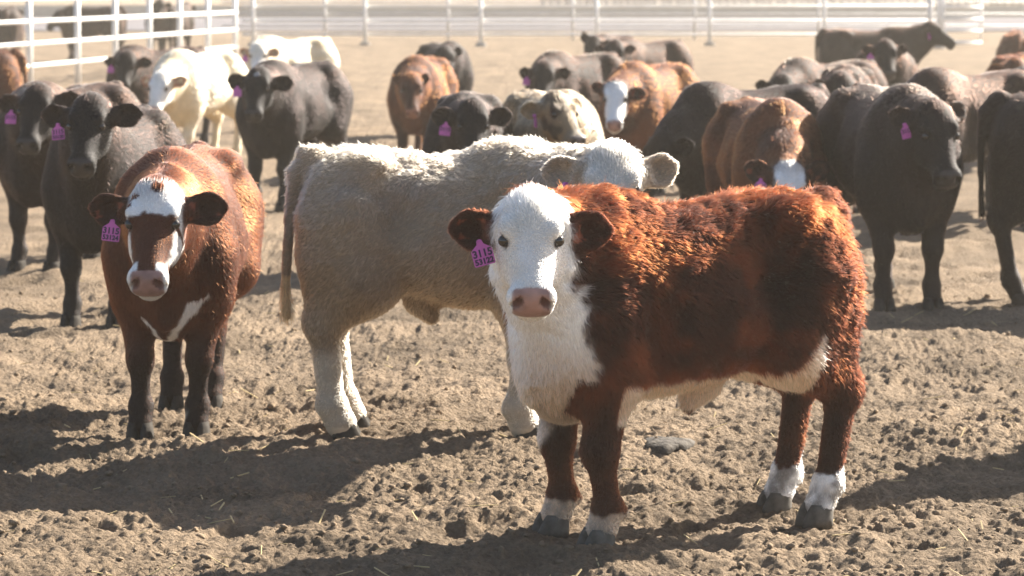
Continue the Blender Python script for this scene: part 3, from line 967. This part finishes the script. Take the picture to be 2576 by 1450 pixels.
def number(parent, txt, size, z, bold):
    c = bpy.data.curves.new('number', 'FONT')
    c.body = txt; c.size = size; c.align_x = 'CENTER'; c.offset = bold; c.extrude = 0.0004
    c.materials.append(M_INK)
    tmp = bpy.data.objects.new('number_curve', c)
    me = bpy.data.meshes.new_from_object(tmp)
    bpy.data.objects.remove(tmp); bpy.data.curves.remove(c)
    me.name = 'number'
    o = link('number', me, parent)
    o.location = (0, -0.0026, z); o.rotation_euler = (math.pi / 2, 0, 0)
    o['label'] = 'dark printed number on the pink tag'
    return o

def coat_curves(name, cow, V, F, Nv, Pu, col, Lf, flow, inhead, is_ear, count, length, rad, npts, curl, stand, seed, clump, lift=0.22, vary=1.0):
    r = np.random.default_rng(seed)
    a, b, c, d = (V[F[:, k]] for k in range(4))
    area = 0.5 * np.linalg.norm(np.cross(c - a, d - b), axis=1)
    lq = Lf[F].mean(1)
    wgt = area * np.where(lq > 0.02, 1, 0) * (0.6 + 0.4 / np.maximum(lq, 0.35)) * np.where(is_ear[F].mean(1) > 0.5, 1.8, 1) * np.where(inhead[F].mean(1) > 0.5, 1.5, 1)
    cum = np.cumsum(wgt); cum /= cum[-1]
    q = np.searchsorted(cum, r.random(count))
    q = np.clip(q, 0, len(F) - 1)
    u = r.random((count, 1)); v = r.random((count, 1))
    ws = [(1 - u) * (1 - v), u * (1 - v), u * v, (1 - u) * v]
    Fq = F[q]
    def lerp(Aa):
        Aa = Aa if Aa.ndim > 1 else Aa[:, None]
        return sum(w * Aa[Fq[:, k]] for k, w in enumerate(ws))
    P = lerp(V); N = norm(lerp(Nv)); colr = lerp(col); Lr = lerp(Lf)[:, 0]; fl = lerp(flow); hd = lerp(inhead)[:, 0]; er = lerp(is_ear)[:, 0]
    fl = norm(fl - N * np.sum(fl * N, 1, keepdims=True))
    # locks: hairs of one cell share direction and converge at their tips
    cell = clump * (1 - 0.25 * (hd > 0.5))
    jit = vnoise3(P, 20.0, seed + 40) * 0.3
    ci = np.floor(P / cell[:, None] + jit).astype(np.int64)
    key = ci[:, 0] * 1000003 + ci[:, 1] * 10007 + ci[:, 2]
    uk, inv = np.unique(key, return_inverse=True)
    cr = r.normal(size=(len(uk), 3)); cl = r.random(len(uk)); cw = r.normal(size=len(uk))
    cntk = np.bincount(inv)
    cp = np.stack([np.bincount(inv, P[:, k]) / cntk for k in range(3)], 1)
    swirl = vnoise3(P, 6.0, seed + 60) * 0.6 + vnoise3(P, 16.0, seed + 70) * 0.7
    cv = cr[inv] * 0.22 + swirl
    zone = 0.35 + 0.65 * sstep(0.58, 0.80, P[:, 2] + 0.12 * vnoise(P, 3.0, seed + 80))
    amp = curl * zone * (1 - 0.7 * (hd > 0.5)) * np.clip(Lr, 0.25, 1.1)
    dirv = norm(fl + N * (stand * (0.8 + 0.5 * cl[inv]))[:, None] + cv * amp[:, None] + r.normal(size=P.shape) * 0.10 * vary)
    dirv = norm(dirv + N * np.maximum(0.12 * vary - np.sum(dirv * N, 1), 0)[:, None])
    stray = (r.random(count) < 0.07 * vary) & (hd < 0.3)
    dirv = np.where((stray & (hd < 0.5))[:, None], norm(dirv + N * 0.55 + r.normal(size=P.shape) * 0.35), dirv)
    Ln = length * Lr * (0.7 + 0.6 * r.random(count)) * (0.75 + 0.5 * cl[inv])
    Ln = np.where(stray, Ln * 1.35, Ln)
    tips = P + dirv * Ln[:, None]
    ctip = np.stack([np.bincount(inv, tips[:, k]) / cntk for k in range(3)], 1)
    pull = np.where(hd > 0.5, 0.65, 0.38 * np.clip(Lr, 0, 1))
    tips = tips + (ctip[inv] - tips) * pull[:, None]
    t = np.linspace(0, 1, npts)
    out = np.empty((count, npts, 3), dtype=np.float32)
    mid = P + N * (Ln * lift)[:, None] + (tips - P) * 0.35
    g = np.array([0, 0, -1.0])
    wav = np.cross(dirv, N)
    for k, tt in enumerate(t):
        pos = (1 - tt) ** 2 * P + 2 * tt * (1 - tt) * mid + tt * tt * tips
        pos = pos + wav * (math.sin(tt * 5.0) * 0.10 * curl * Ln * cw[inv] * tt)[:, None]
        out[:, k] = pos
    hc = bpy.data.hair_curves.new('coat')
    hc.add_curves([npts] * count)
    hc.attributes['position'].data.foreach_set('vector', out.ravel())
    ra = hc.attributes.get('radius') or hc.attributes.new('radius', 'FLOAT', 'POINT')
    prof = (1 - 0.72 * t ** 1.5)
    rr = (rad * (0.75 + 0.5 * r.random(count)) * np.where(hd > 0.5, 0.85, 1))[:, None] * prof[None]
    ra.data.foreach_set('value', rr.astype(np.float32).ravel())
    ca = hc.attributes.new('col', 'FLOAT_COLOR', 'CURVE')
    var = (0.80 + 0.40 * r.random(count)) * np.where(hd > 0.5, 0.66 + 0.52 * cl[inv], 0.82 + 0.36 * cl[inv])
    var = 1 + (var - 1) * np.where(hd > 0.5, 1, vary)
    cc = np.ones((count, 4), dtype=np.float32)
    cc[:, :3] = np.clip(colr * var[:, None], 0, 0.97)
    ca.data.foreach_set('color', cc.ravel())
    hc.materials.append(HAIR_SLICK if lift < 0.2 else HAIR)
    return hc

COWN = [0]
def build_cow(label, group, chest, d, heading, scale=1.05, head=None, hyaw=0.0, hpitch=50.0, hroll=0.0, dd=-0.35, pattern='black',
              bl=0.92, bw=0.86, fat=-0.02, hs=0.95, leg=1.0, pose=None, tail=(0, 0), sheath=False, sag=0.0, ear_l=(0, 15, 0, 1.0), ear_r=(0, 15, 0, 1.0),
              tagged=True, text=None, res=0.016, hairs=9000, length=0.022, rad=0.0016, npts=3, curl=0.5, stand=0.45, clump=0.03,
              brown=0.5, dusty=1.0, star=False, white_face=False, poll=1.2, face_len=0.45, wave=0.0, tuck=0.04, hlen=1.0, lift=0.22, vary=1.0, tag_yaw=0.0, tag_roll=0.0, hoof=None, cat='cow', tag_side='R'):
    COWN[0] += 1
    seed = 100 + COWN[0] * 13
    cow = Cow()
    cow.bl, cow.bw, cow.fat, cow.hs, cow.leg, cow.pose, cow.tail, cow.sheath, cow.sag = bl, bw, fat, hs / 1.05, leg, pose or {}, tail, sheath, sag
    cow.ear_l, cow.ear_r, cow.pattern, cow.brown, cow.dusty, cow.star, cow.white_face, cow.poll, cow.tuck, cow.face_len = ear_l, ear_r, pattern, brown, dusty, star, white_face, poll, tuck, face_len
    th = R(heading)
    hv = np.array([math.cos(th), math.sin(th), 0]); lv = np.array([-math.sin(th), math.cos(th), 0])
    fp = np.array([px_x(chest, d), d, 0.0])
    org = fp - hv * 0.36 * bl * scale
    Mw = np.stack([hv, lv, np.array([0, 0, 1.0])], 1)     # local -> world
    # head placement
    hw = pix(head[0], head[1], d + dd)
    hl = (Mw.T @ (hw - org)) / scale
    base = np.array([0.38 * bl, 0, 0.78])
    off = hl - base
    dist = np.linalg.norm(off)
    if dist > 0.64:
        hl = base + off * 0.64 / dist
    X = np.array([math.sin(R(hyaw)) * math.cos(R(hpitch)), -math.cos(R(hyaw)) * math.cos(R(hpitch)), -math.sin(R(hpitch))])
    X = Mw.T @ X
    f = np.array([math.sin(R(hyaw)), -math.cos(R(hyaw)), 0.0]); f = Mw.T @ f
    Yl = norm(np.cross(np.array([0, 0, 1.0]), f))
    Zd = np.cross(X, Yl)
    if hroll:
        c, s = math.cos(R(hroll)), math.sin(R(hroll))
        Yl, Zd = Yl * c + Zd * s, Zd * c - Yl * s
    cow.head_pos, cow.head_rot = hl, np.stack([X * hlen, Yl, Zd], 1)
    cow.res = res
    S = make_sdf(cow)
    V, F = polygonise(S, res)
    o = root('cow' if cat == 'cow' else 'calf', (float(org[0]), float(org[1]), 0), label, cat, group)
    o.rotation_euler = (0, 0, th)
    o.location.z = float(np.mean([gz(*(org + Mw @ np.array([fx * scale, fy * scale, 0]))[:2]) for fx, fy in cow.feet.values()])) - 0.016
    m = mesh_from('body', V * scale, F)
    m.materials.append(HIDE)
    Nv = np.empty(len(V) * 3, dtype=np.float32); m.vertices.foreach_get('normal', Nv); Nv = Nv.reshape(-1, 3).astype(float)
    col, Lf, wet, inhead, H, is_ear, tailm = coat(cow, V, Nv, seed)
    if wave:
        zn = sstep(0.50, 0.74, V[:, 2] + 0.10 * vnoise(V, 3.0, seed + 80)) * (1 - inhead) * (1 - is_ear) * (V[:, 2] < 1.2)
        rel = np.abs(vnoise(V + 0.03 * vnoise3(V, 9.0, seed + 5), 18.0, seed + 1)) + 0.5 * np.abs(vnoise(V, 33.0, seed + 2)) - 0.4
        V = V + Nv * (rel * zn * wave)[:, None]
        m.vertices.foreach_set('co', (V * scale).astype(np.float32).ravel()); m.update()
        m.vertices.foreach_get('normal', nb := np.empty(len(V) * 3, dtype=np.float32)); Nv = nb.reshape(-1, 3).astype(float)
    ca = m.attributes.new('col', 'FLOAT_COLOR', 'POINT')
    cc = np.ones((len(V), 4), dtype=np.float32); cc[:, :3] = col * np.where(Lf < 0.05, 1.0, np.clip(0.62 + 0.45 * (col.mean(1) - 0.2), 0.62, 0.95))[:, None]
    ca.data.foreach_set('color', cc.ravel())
    wa = m.attributes.new('wet', 'FLOAT', 'POINT'); wa.data.foreach_set('value', wet.astype(np.float32))
    link('body', m, o)
    # hair flow
    x, y, z = V.T
    flow = np.tile(np.array([-0.75, 0, -0.65]), (len(V), 1))
    lowm = (1 - sstep(0.42, 0.55, z))[:, None]
    flow = flow * (1 - lowm) + np.array([-0.1, 0, -1.0]) * lowm
    chestm = sstep(0.42 * bl, 0.58 * bl, x)[:, None]
    flow = flow * (1 - chestm) + np.array([0.0, 0, -1.0]) * chestm
    topm = sstep(0.88, 0.98, z)[:, None] * (x < 0.5 * bl)[:, None]
    flow = flow * (1 - topm) + (np.array([-1, 0, 0.0]) + np.stack([0 * y, np.sign(y) * 0.5, 0 * y], 1)) * topm
    HRm = cow.head_rot
    rad_dir = H - np.array([0.165, 0, 0.06]); rad_dir[:, 2] *= 0.3
    rad_dir = norm(rad_dir) @ HRm.T
    rad_dir = rad_dir + np.array([0, 0, 0.35]) * (1 - sstep(0.0, 0.10, H[:, 0]))[:, None]
    hm = (inhead > 0.5)[:, None]
    flow = np.where(hm, rad_dir, flow)
    for k in (0, 1):
        e = cow.ear_ax[k][0]
        em = ((is_ear > 0.4) & (np.sign(H[:, 1]) == (1 if k == 0 else -1)))[:, None]
        q = V - cow.ear_c[k]
        flow = np.where(em, e + norm(q) * 0.6, flow)
    flow = np.where(tailm[:, None], np.array([0, 0, -1.0]), flow)
    if hairs:
        hc = coat_curves('coat', cow, V * scale, F, Nv, V, col, Lf, flow, inhead, is_ear, hairs, length, rad, npts, curl, stand, seed, clump, lift, vary)
        ho = link('coat', hc, o)
        ho['kind'] = 'stuff'
    # hooves
    hm_ = hoof_mesh(hoof or M_HOOF_D)
    for k, (fx, fy) in cow.feet.items():
        h = link('hoof', hm_, o)
        h.scale = (scale,) * 3
        h.location = (fx * scale, fy * scale, 0)
    # eyes
    for s in (-1, 1):
        e = cow.head_pos + cow.head_rot @ (np.array([0.158, s * 0.0785, 0.014]) * cow.hs)
        eo = link('eye', eye_mesh(), o)
        eo.location = tuple(e * scale)
        eo.scale = (0.0195 * scale * cow.hs, 0.0185 * scale * cow.hs, 0.0185 * scale * cow.hs)
    if tagged:
        rt = np.random.default_rng(seed)
        if not tag_yaw: tag_yaw = rt.uniform(-22, 22)
        if not tag_roll: tag_roll = rt.uniform(-13, 13)
        k = 1 if tag_side == 'R' else 0
        e, w2, nr, EL, EW = cow.ear_ax[k]
        dn = np.array([0, 0, -1.0])
        p = cow.ear_c[k] - e * EL * 0.15 + dn * EW * 0.55 + nr * 0.034
        to = link('ear_tag', tag_mesh(), o)
        fw = Mw.T @ np.array([math.sin(R(hyaw + tag_yaw)), -math.cos(R(hyaw + tag_yaw)), 0])
        ang = math.atan2(fw[1], fw[0]) + math.pi / 2
        to.location = tuple(p * scale); to.scale = (0.9,) * 3
        to.rotation_euler = Matrix.Rotation(ang, 3, 'Z').to_4x4().to_euler()
        to.rotation_euler = (Matrix.Rotation(ang, 3, 'Z') @ Matrix.Rotation(R(tag_roll), 3, 'Y') @ Matrix.Rotation(R(-6), 3, 'X')).to_euler()
        to['label'] = 'bright pink plastic ear tag'
        if text:
            number(to, text[0], 0.034, -0.047, 0.0012)
            if len(text) > 1:
                number(to, text[1], 0.026, -0.072, 0.0012)
    return o

# ------------------------------------------------------------------ the herd
import os
G = 'cattle standing in the feedlot pen'
def d_of(y): return ground_depth(y)

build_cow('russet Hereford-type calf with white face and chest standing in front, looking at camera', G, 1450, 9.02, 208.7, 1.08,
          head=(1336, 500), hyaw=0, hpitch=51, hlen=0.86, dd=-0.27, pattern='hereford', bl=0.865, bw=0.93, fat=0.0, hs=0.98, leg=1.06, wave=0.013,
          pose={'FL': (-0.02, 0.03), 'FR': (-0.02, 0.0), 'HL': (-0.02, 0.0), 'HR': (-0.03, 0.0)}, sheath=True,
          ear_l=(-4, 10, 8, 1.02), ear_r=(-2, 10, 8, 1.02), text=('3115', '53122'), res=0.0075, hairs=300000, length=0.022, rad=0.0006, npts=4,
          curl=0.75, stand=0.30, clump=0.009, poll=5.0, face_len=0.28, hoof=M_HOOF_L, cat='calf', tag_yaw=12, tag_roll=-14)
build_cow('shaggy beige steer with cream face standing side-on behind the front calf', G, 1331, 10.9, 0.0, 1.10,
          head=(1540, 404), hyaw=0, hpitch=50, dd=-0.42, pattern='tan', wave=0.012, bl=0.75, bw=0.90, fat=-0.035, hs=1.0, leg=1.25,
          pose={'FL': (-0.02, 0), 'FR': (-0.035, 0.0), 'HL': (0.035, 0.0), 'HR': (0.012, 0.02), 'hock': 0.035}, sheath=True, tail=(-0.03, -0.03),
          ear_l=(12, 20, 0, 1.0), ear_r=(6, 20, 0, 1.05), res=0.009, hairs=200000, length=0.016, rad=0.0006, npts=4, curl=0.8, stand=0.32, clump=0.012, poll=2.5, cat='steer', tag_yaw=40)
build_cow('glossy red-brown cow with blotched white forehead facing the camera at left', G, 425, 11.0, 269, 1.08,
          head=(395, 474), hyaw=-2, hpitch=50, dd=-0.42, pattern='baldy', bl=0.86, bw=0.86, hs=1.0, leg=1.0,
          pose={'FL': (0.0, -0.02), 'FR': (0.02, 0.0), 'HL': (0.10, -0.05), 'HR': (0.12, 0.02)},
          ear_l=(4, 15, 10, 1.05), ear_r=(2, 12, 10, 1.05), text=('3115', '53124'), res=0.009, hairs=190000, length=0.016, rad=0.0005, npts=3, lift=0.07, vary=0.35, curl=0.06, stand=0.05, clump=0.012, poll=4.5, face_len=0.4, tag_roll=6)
MID = dict(res=0.013, hairs=50000, length=0.016, rad=0.0009, npts=3, curl=0.15, stand=0.12, clump=0.022, lift=0.12, vary=0.6)
FAR = dict(res=0.019, hairs=14000, length=0.016, rad=0.0015, npts=3, curl=0.25, stand=0.2, clump=0.03, hs=0.98)
build_cow('black cow with curly topknot standing just behind the blotched-face cow at left', G, 232, 14.5, 262, 1.08, head=(228, 258), hyaw=-4, hpitch=49,
          dd=-0.45, ear_l=(8, 12, 5, 1.1), ear_r=(4, 12, 5, 1.1), text=('3115', '53120'), poll=2.6, brown=0.5, **MID)
build_cow('black cow with brownish back at far left, its tag by the picture edge', G, 88, 17.2, 249, 1.10, head=(98, 236), hyaw=-8, hpitch=49,
          dd=-0.40, ear_l=(10, 12, 5, 1.1), ear_r=(0, 12, 5, 1.1), text=('3115',), brown=1.0, **MID)
build_cow('big black steer facing right of camera behind the front calf at right', G, 2288, 15.2, 278, 1.16, head=(2348, 278), hyaw=14, hpitch=56,
          dd=-0.30, ear_l=(38, 30, 0, 0.95), ear_r=(22, 25, 0, 0.95), text=('3115',), brown=0.9, bw=0.90, **MID)
build_cow('black cow cut off by the right edge, only its hindquarters in view', G, 3010, 15.4, 352, 1.14, head=(3160, 300), hyaw=60, brown=0.6, tagged=False, **MID)
build_cow('black cow lowering its head behind the beige steer at centre', G, 1165, 17.4, 268, 1.05, head=(1188, 262), hyaw=4, hpitch=55, dd=-0.4,
          ear_l=(4, 15, 5, 1.1), ear_r=(4, 15, 5, 1.1), text=('3115',), brown=0.4, **MID)
build_cow('brindled tan and dark calf turning its muzzle right, behind the beige steer', G, 1425, 17.9, 285, 1.04, head=(1395, 246), hyaw=30, hpitch=42, dd=-0.4,
          pattern='brindle', ear_l=(8, 20, 0, 1.05), ear_r=(0, 20, 0, 1.0), poll=2.2, tag_yaw=45, **MID)
build_cow('red cow with white forehead holding its head low behind the front calf', G, 1965, 15.9, 277, 1.06, head=(1982, 421), hyaw=4, hpitch=50, dd=-0.5,
          pattern='red', white_face=True, ear_l=(24, 15, 5, 1.1), ear_r=(26, 15, 5, 1.1), text=('3115',), bw=0.92, **MID)
build_cow('black cow turned left with its ear stretched right, between beige steer and red cow', G, 1760, 18.4, 214, 1.07, head=(1672, 345), hyaw=-48, hpitch=55, dd=-0.3,
          ear_l=(12, 0, 10, 1.15), ear_r=(10, 20, 0, 0.9), tagged=False, brown=0.3, dusty=1.6, **MID)
build_cow('brownish black cow standing half hidden behind the big black steer', G, 2335, 19.6, 218, 1.10, head=(2290, 300), hyaw=-30, brown=1.2, tagged=False, **MID)
build_cow('dusty black cow with small white star standing alone left of centre', G, 678, 21.9, 248, 1.10, head=(652, 188), hyaw=-6, hpitch=50, dd=-0.42,
          ear_l=(0, 15, 5, 1.1), ear_r=(6, 15, 5, 1.1), brown=0.4, star=True, dusty=1.4, **MID)
build_cow('black cow with raised ear looking right, in the dusty group at right', G, 2125, 21.8, 262, 1.08, head=(2115, 196), hyaw=24, hpitch=52, dd=-0.4,
          ear_l=(40, 25, 0, 0.9), ear_r=(8, 20, 0, 1.0), brown=0.9, **FAR)
build_cow('black cow at the right edge with only its tagged ear and cheek showing', G, 2610, 21.0, 275, 1.06, head=(2572, 188), hyaw=-5, dd=-0.4, ear_r=(2, 12, 5, 1.1), brown=0.3, **FAR)
build_cow('orange-red cow with white face standing behind the brindled calf', G, 1585, 23.2, 244, 1.08, head=(1548, 208), hyaw=-4, hpitch=50, dd=-0.4, pattern='red', white_face=True,
          ear_l=(2, 15, 5, 1.05), ear_r=(35, 25, 0, 0.9), tagged=False, **FAR)
build_cow('grey-black dusty cow peering left behind the right-hand group', G, 1995, 24.6, 222, 1.08, head=(1968, 192), hyaw=-8, hpitch=55, dd=-0.4, brown=0.9, dusty=1.8,
          ear_l=(-5, 15, 5, 1.0), ear_r=(8, 15, 0, 1.0), **FAR)
build_cow('ginger red calf with upright ears facing camera in the mid distance', G, 1045, 26.2, 263, 1.06, head=(1035, 190), hyaw=3, hpitch=50, dd=-0.4, pattern='red', tagged=False,
          ear_l=(52, 25, 0, 0.85), ear_r=(48, 25, 0, 0.85), **FAR)
build_cow('red-headed cow at the right edge behind the tagged black ear', G, 2570, 27.0, 268, 1.05, head=(2556, 152), hyaw=-4, dd=-0.4, pattern='red', tagged=False, ear_r=(2, 15, 5, 1.1), **FAR)
build_cow('dusty dark cow with both ears level behind the brindled calf', G, 1385, 26.8, 232, 1.07, head=(1370, 164), hyaw=-4, hpitch=49, dd=-0.4, brown=1.0, dusty=1.6,
          ear_l=(4, 15, 5, 1.05), ear_r=(4, 15, 5, 1.05), **FAR)
build_cow('cream-white cow with orange inner ear standing left of the dusty star-faced cow', G, 446, 27.2, 246, 1.08, head=(408, 188), hyaw=-14, hpitch=50, dd=-0.42, pattern='white', tagged=False,
          ear_l=(16, 15, 5, 1.0), ear_r=(14, 20, 0, 1.0), bw=0.92, **FAR)
build_cow('orange-red cow cut off by the left edge', G, -215, 28.0, 184, 1.08, head=(-330, 180), hyaw=-60, pattern='red', tagged=False, **FAR)
build_cow('black cow with brownish back behind the cream-white cow', G, 325, 29.3, 228, 1.08, head=(320, 134), hyaw=-4, hpitch=50, dd=-0.4, brown=1.3,
          ear_l=(0, 15, 5, 1.05), ear_r=(4, 15, 5, 1.05), **FAR)
build_cow('grey-brown cow facing camera below the side-on dark cow at far right', G, 2252, 29.0, 278, 1.06, head=(2228, 104), hyaw=4, hpitch=50, dd=-0.4, brown=1.2,
          ear_l=(8, 15, 5, 1.0), ear_r=(6, 15, 5, 1.0), **FAR)
build_cow('grey-black cow with one pricked ear behind the ginger calf', G, 1135, 32.2, 284, 1.06, head=(1118, 120), hyaw=12, dd=-0.4, brown=0.3, dusty=1.5, tagged=False,
          ear_l=(30, 15, 0, 1.0), ear_r=(-10, 20, 0, 0.9), **FAR)
build_cow('cream cow with white face peering over the dusty star-faced cow', G, 668, 33.2, 228, 1.08, head=(652, 116), hyaw=-4, hpitch=50, dd=-0.4, pattern='white',
          ear_l=(0, 15, 5, 1.0), ear_r=(0, 15, 5, 1.0), **FAR)
build_cow('dark brown cow facing camera with ears out, rearmost at centre', G, 1565, 32.8, 226, 1.08, head=(1548, 106), hyaw=-2, hpitch=49, dd=-0.4, brown=1.4,
          ear_l=(8, 15, 5, 1.0), ear_r=(2, 15, 5, 1.0), **FAR)
build_cow('dark cow with one upright ear half hidden behind the rearmost brown cow', G, 1512, 36.0, 250, 1.06, head=(1495, 98), hyaw=-25, dd=-0.4, brown=0.9, tagged=False,
          ear_l=(10, 15, 0, 1.0), ear_r=(60, 10, 0, 1.1), **FAR)
build_cow('dark brown cow standing side-on looking right by the gate', G, 2262, 38.2, 2, 1.12, head=(2338, 62), hyaw=86, hpitch=34, dd=-0.1, brown=1.3, ear_r=(-5, 55, 0, 0.9), **FAR)
build_cow('reddish tan cow seen from behind at the far right edge', G, 2552, 38.5, 82, 1.08, head=(2560, 90), hyaw=170, dd=0.4, pattern='red', tagged=False, **FAR)
build_cow('brown cow side-on behind the left fence', 'cattle in the next pen behind the fence', 185, 63, 176, 1.20, head=(150, 30), hyaw=-80, dd=-0.1, brown=2.0, tagged=False, **FAR)
build_cow('brown cow facing camera behind the left fence', 'cattle in the next pen behind the fence', 400, 65, 262, 1.20, head=(402, 2), hyaw=0, dd=-0.3, brown=2.0, tagged=False, **FAR)
build_cow('brown cow turned away behind the left fence, nearest its far end', 'cattle in the next pen behind the fence', 462, 66, 75, 1.20, head=(470, 10), hyaw=160, dd=0.4, brown=2.0, tagged=False, **FAR)
build_cow('brown cow seen from behind through the left fence at the picture edge', 'cattle in the next pen behind the fence', 32, 60, 95, 1.18, head=(30, 20), hyaw=180, dd=0.4, brown=2.0, tagged=False, **FAR)
build_cow('red cow just outside the picture at right, its shadow reaching the front calf', G, 3010, 10.9, 205, 1.08, head=(2800, 500), hyaw=-30, pattern='red', tagged=False, **FAR)

# dried dung pat
def dung():
    p = pix(1672, 1140, ground_depth(1140))
    v, f = [], []
    n, rr = 22, [(1.0, 0.0), (0.98, 0.018), (0.86, 0.034), (0.5, 0.042)]
    for k, (r, z) in enumerate(rr):
        for j in range(n):
            a = 2 * math.pi * j / n
            q = 1 + 0.16 * math.sin(3 * a + 1) + 0.10 * math.sin(7 * a) + random.uniform(-.05, .05)
            v.append((0.095 * r * q * math.cos(a), 0.12 * r * q * math.sin(a), z * 0.75 + random.uniform(-.003, .004)))
    for k in range(len(rr) - 1):
        for j in range(n):
            f.append((k * n + j, k * n + (j + 1) % n, (k + 1) * n + (j + 1) % n, (k + 1) * n + j))
    f.append(tuple((len(rr) - 1) * n + j for j in range(n)))
    o = link('dung_pat', mesh_from('dung_pat', v, f), None, M_DUNG)
    o.location = (p[0], p[1], gz(p[0], p[1]) - 0.01)
    tag(o, 'dark dried dung pat lying on the soil behind the front calf legs', 'dung pat')
dung()

# bits of straw trodden into the soil
def straw():
    n = 260
    v, f = [], []
    for i in range(n):
        y = 8.3 + random.random() ** 1.5 * 9
        x = random.uniform(-0.2, 0.2) * y
        a = random.uniform(0, math.pi); L = random.uniform(0.012, 0.05); w = random.uniform(0.0012, 0.0024); tl = random.uniform(-0.25, 0.5)
        z = gz(x, y) + 0.005
        c, s_ = math.cos(a), math.sin(a)
        i0 = len(v)
        for k, (u, q) in enumerate(((-1, -1), (1, -1), (1, 1), (-1, 1))):
            for h_ in (0, 1):
                v.append((x + c * u * L - s_ * q * w, y + s_ * u * L + c * q * w, z + u * L * tl + h_ * w * 1.5))
        for q in ((0, 2, 4, 6), (7, 5, 3, 1), (0, 1, 3, 2), (2, 3, 5, 4), (4, 5, 7, 6), (6, 7, 1, 0)):
            f.append(tuple(i0 + t for t in q))
    o = link('straw_bits', mesh_from('straw_bits', v, f, False), None, plain('straw', (0.52, 0.40, 0.20), 0.7))
    tag(o, 'thin bits of dry straw trodden into the soil', 'straw', kind='stuff')
straw()

# ------------------------------------------------------------------ dusty air
def haze():
    m, n, l = new_mat('dust_air')
    out = n.new('ShaderNodeOutputMaterial')
    v = n.new('ShaderNodeVolumePrincipled')
    v.inputs['Color'].default_value = (0.93, 0.86, 0.76, 1)
    v.inputs['Density'].default_value = 0.0012
    v.inputs['Anisotropy'].default_value = 0.35
    l.new(v.outputs[0], out.inputs['Volume'])
    mb = MB()
    mb.box((0, 205, 1.5), (260, 235, 2.6))
    o = mb.build('haze', m)
    tag(o, 'pale sunlit dust hanging in the air over the pens', 'dust haze', kind='stuff')
haze()
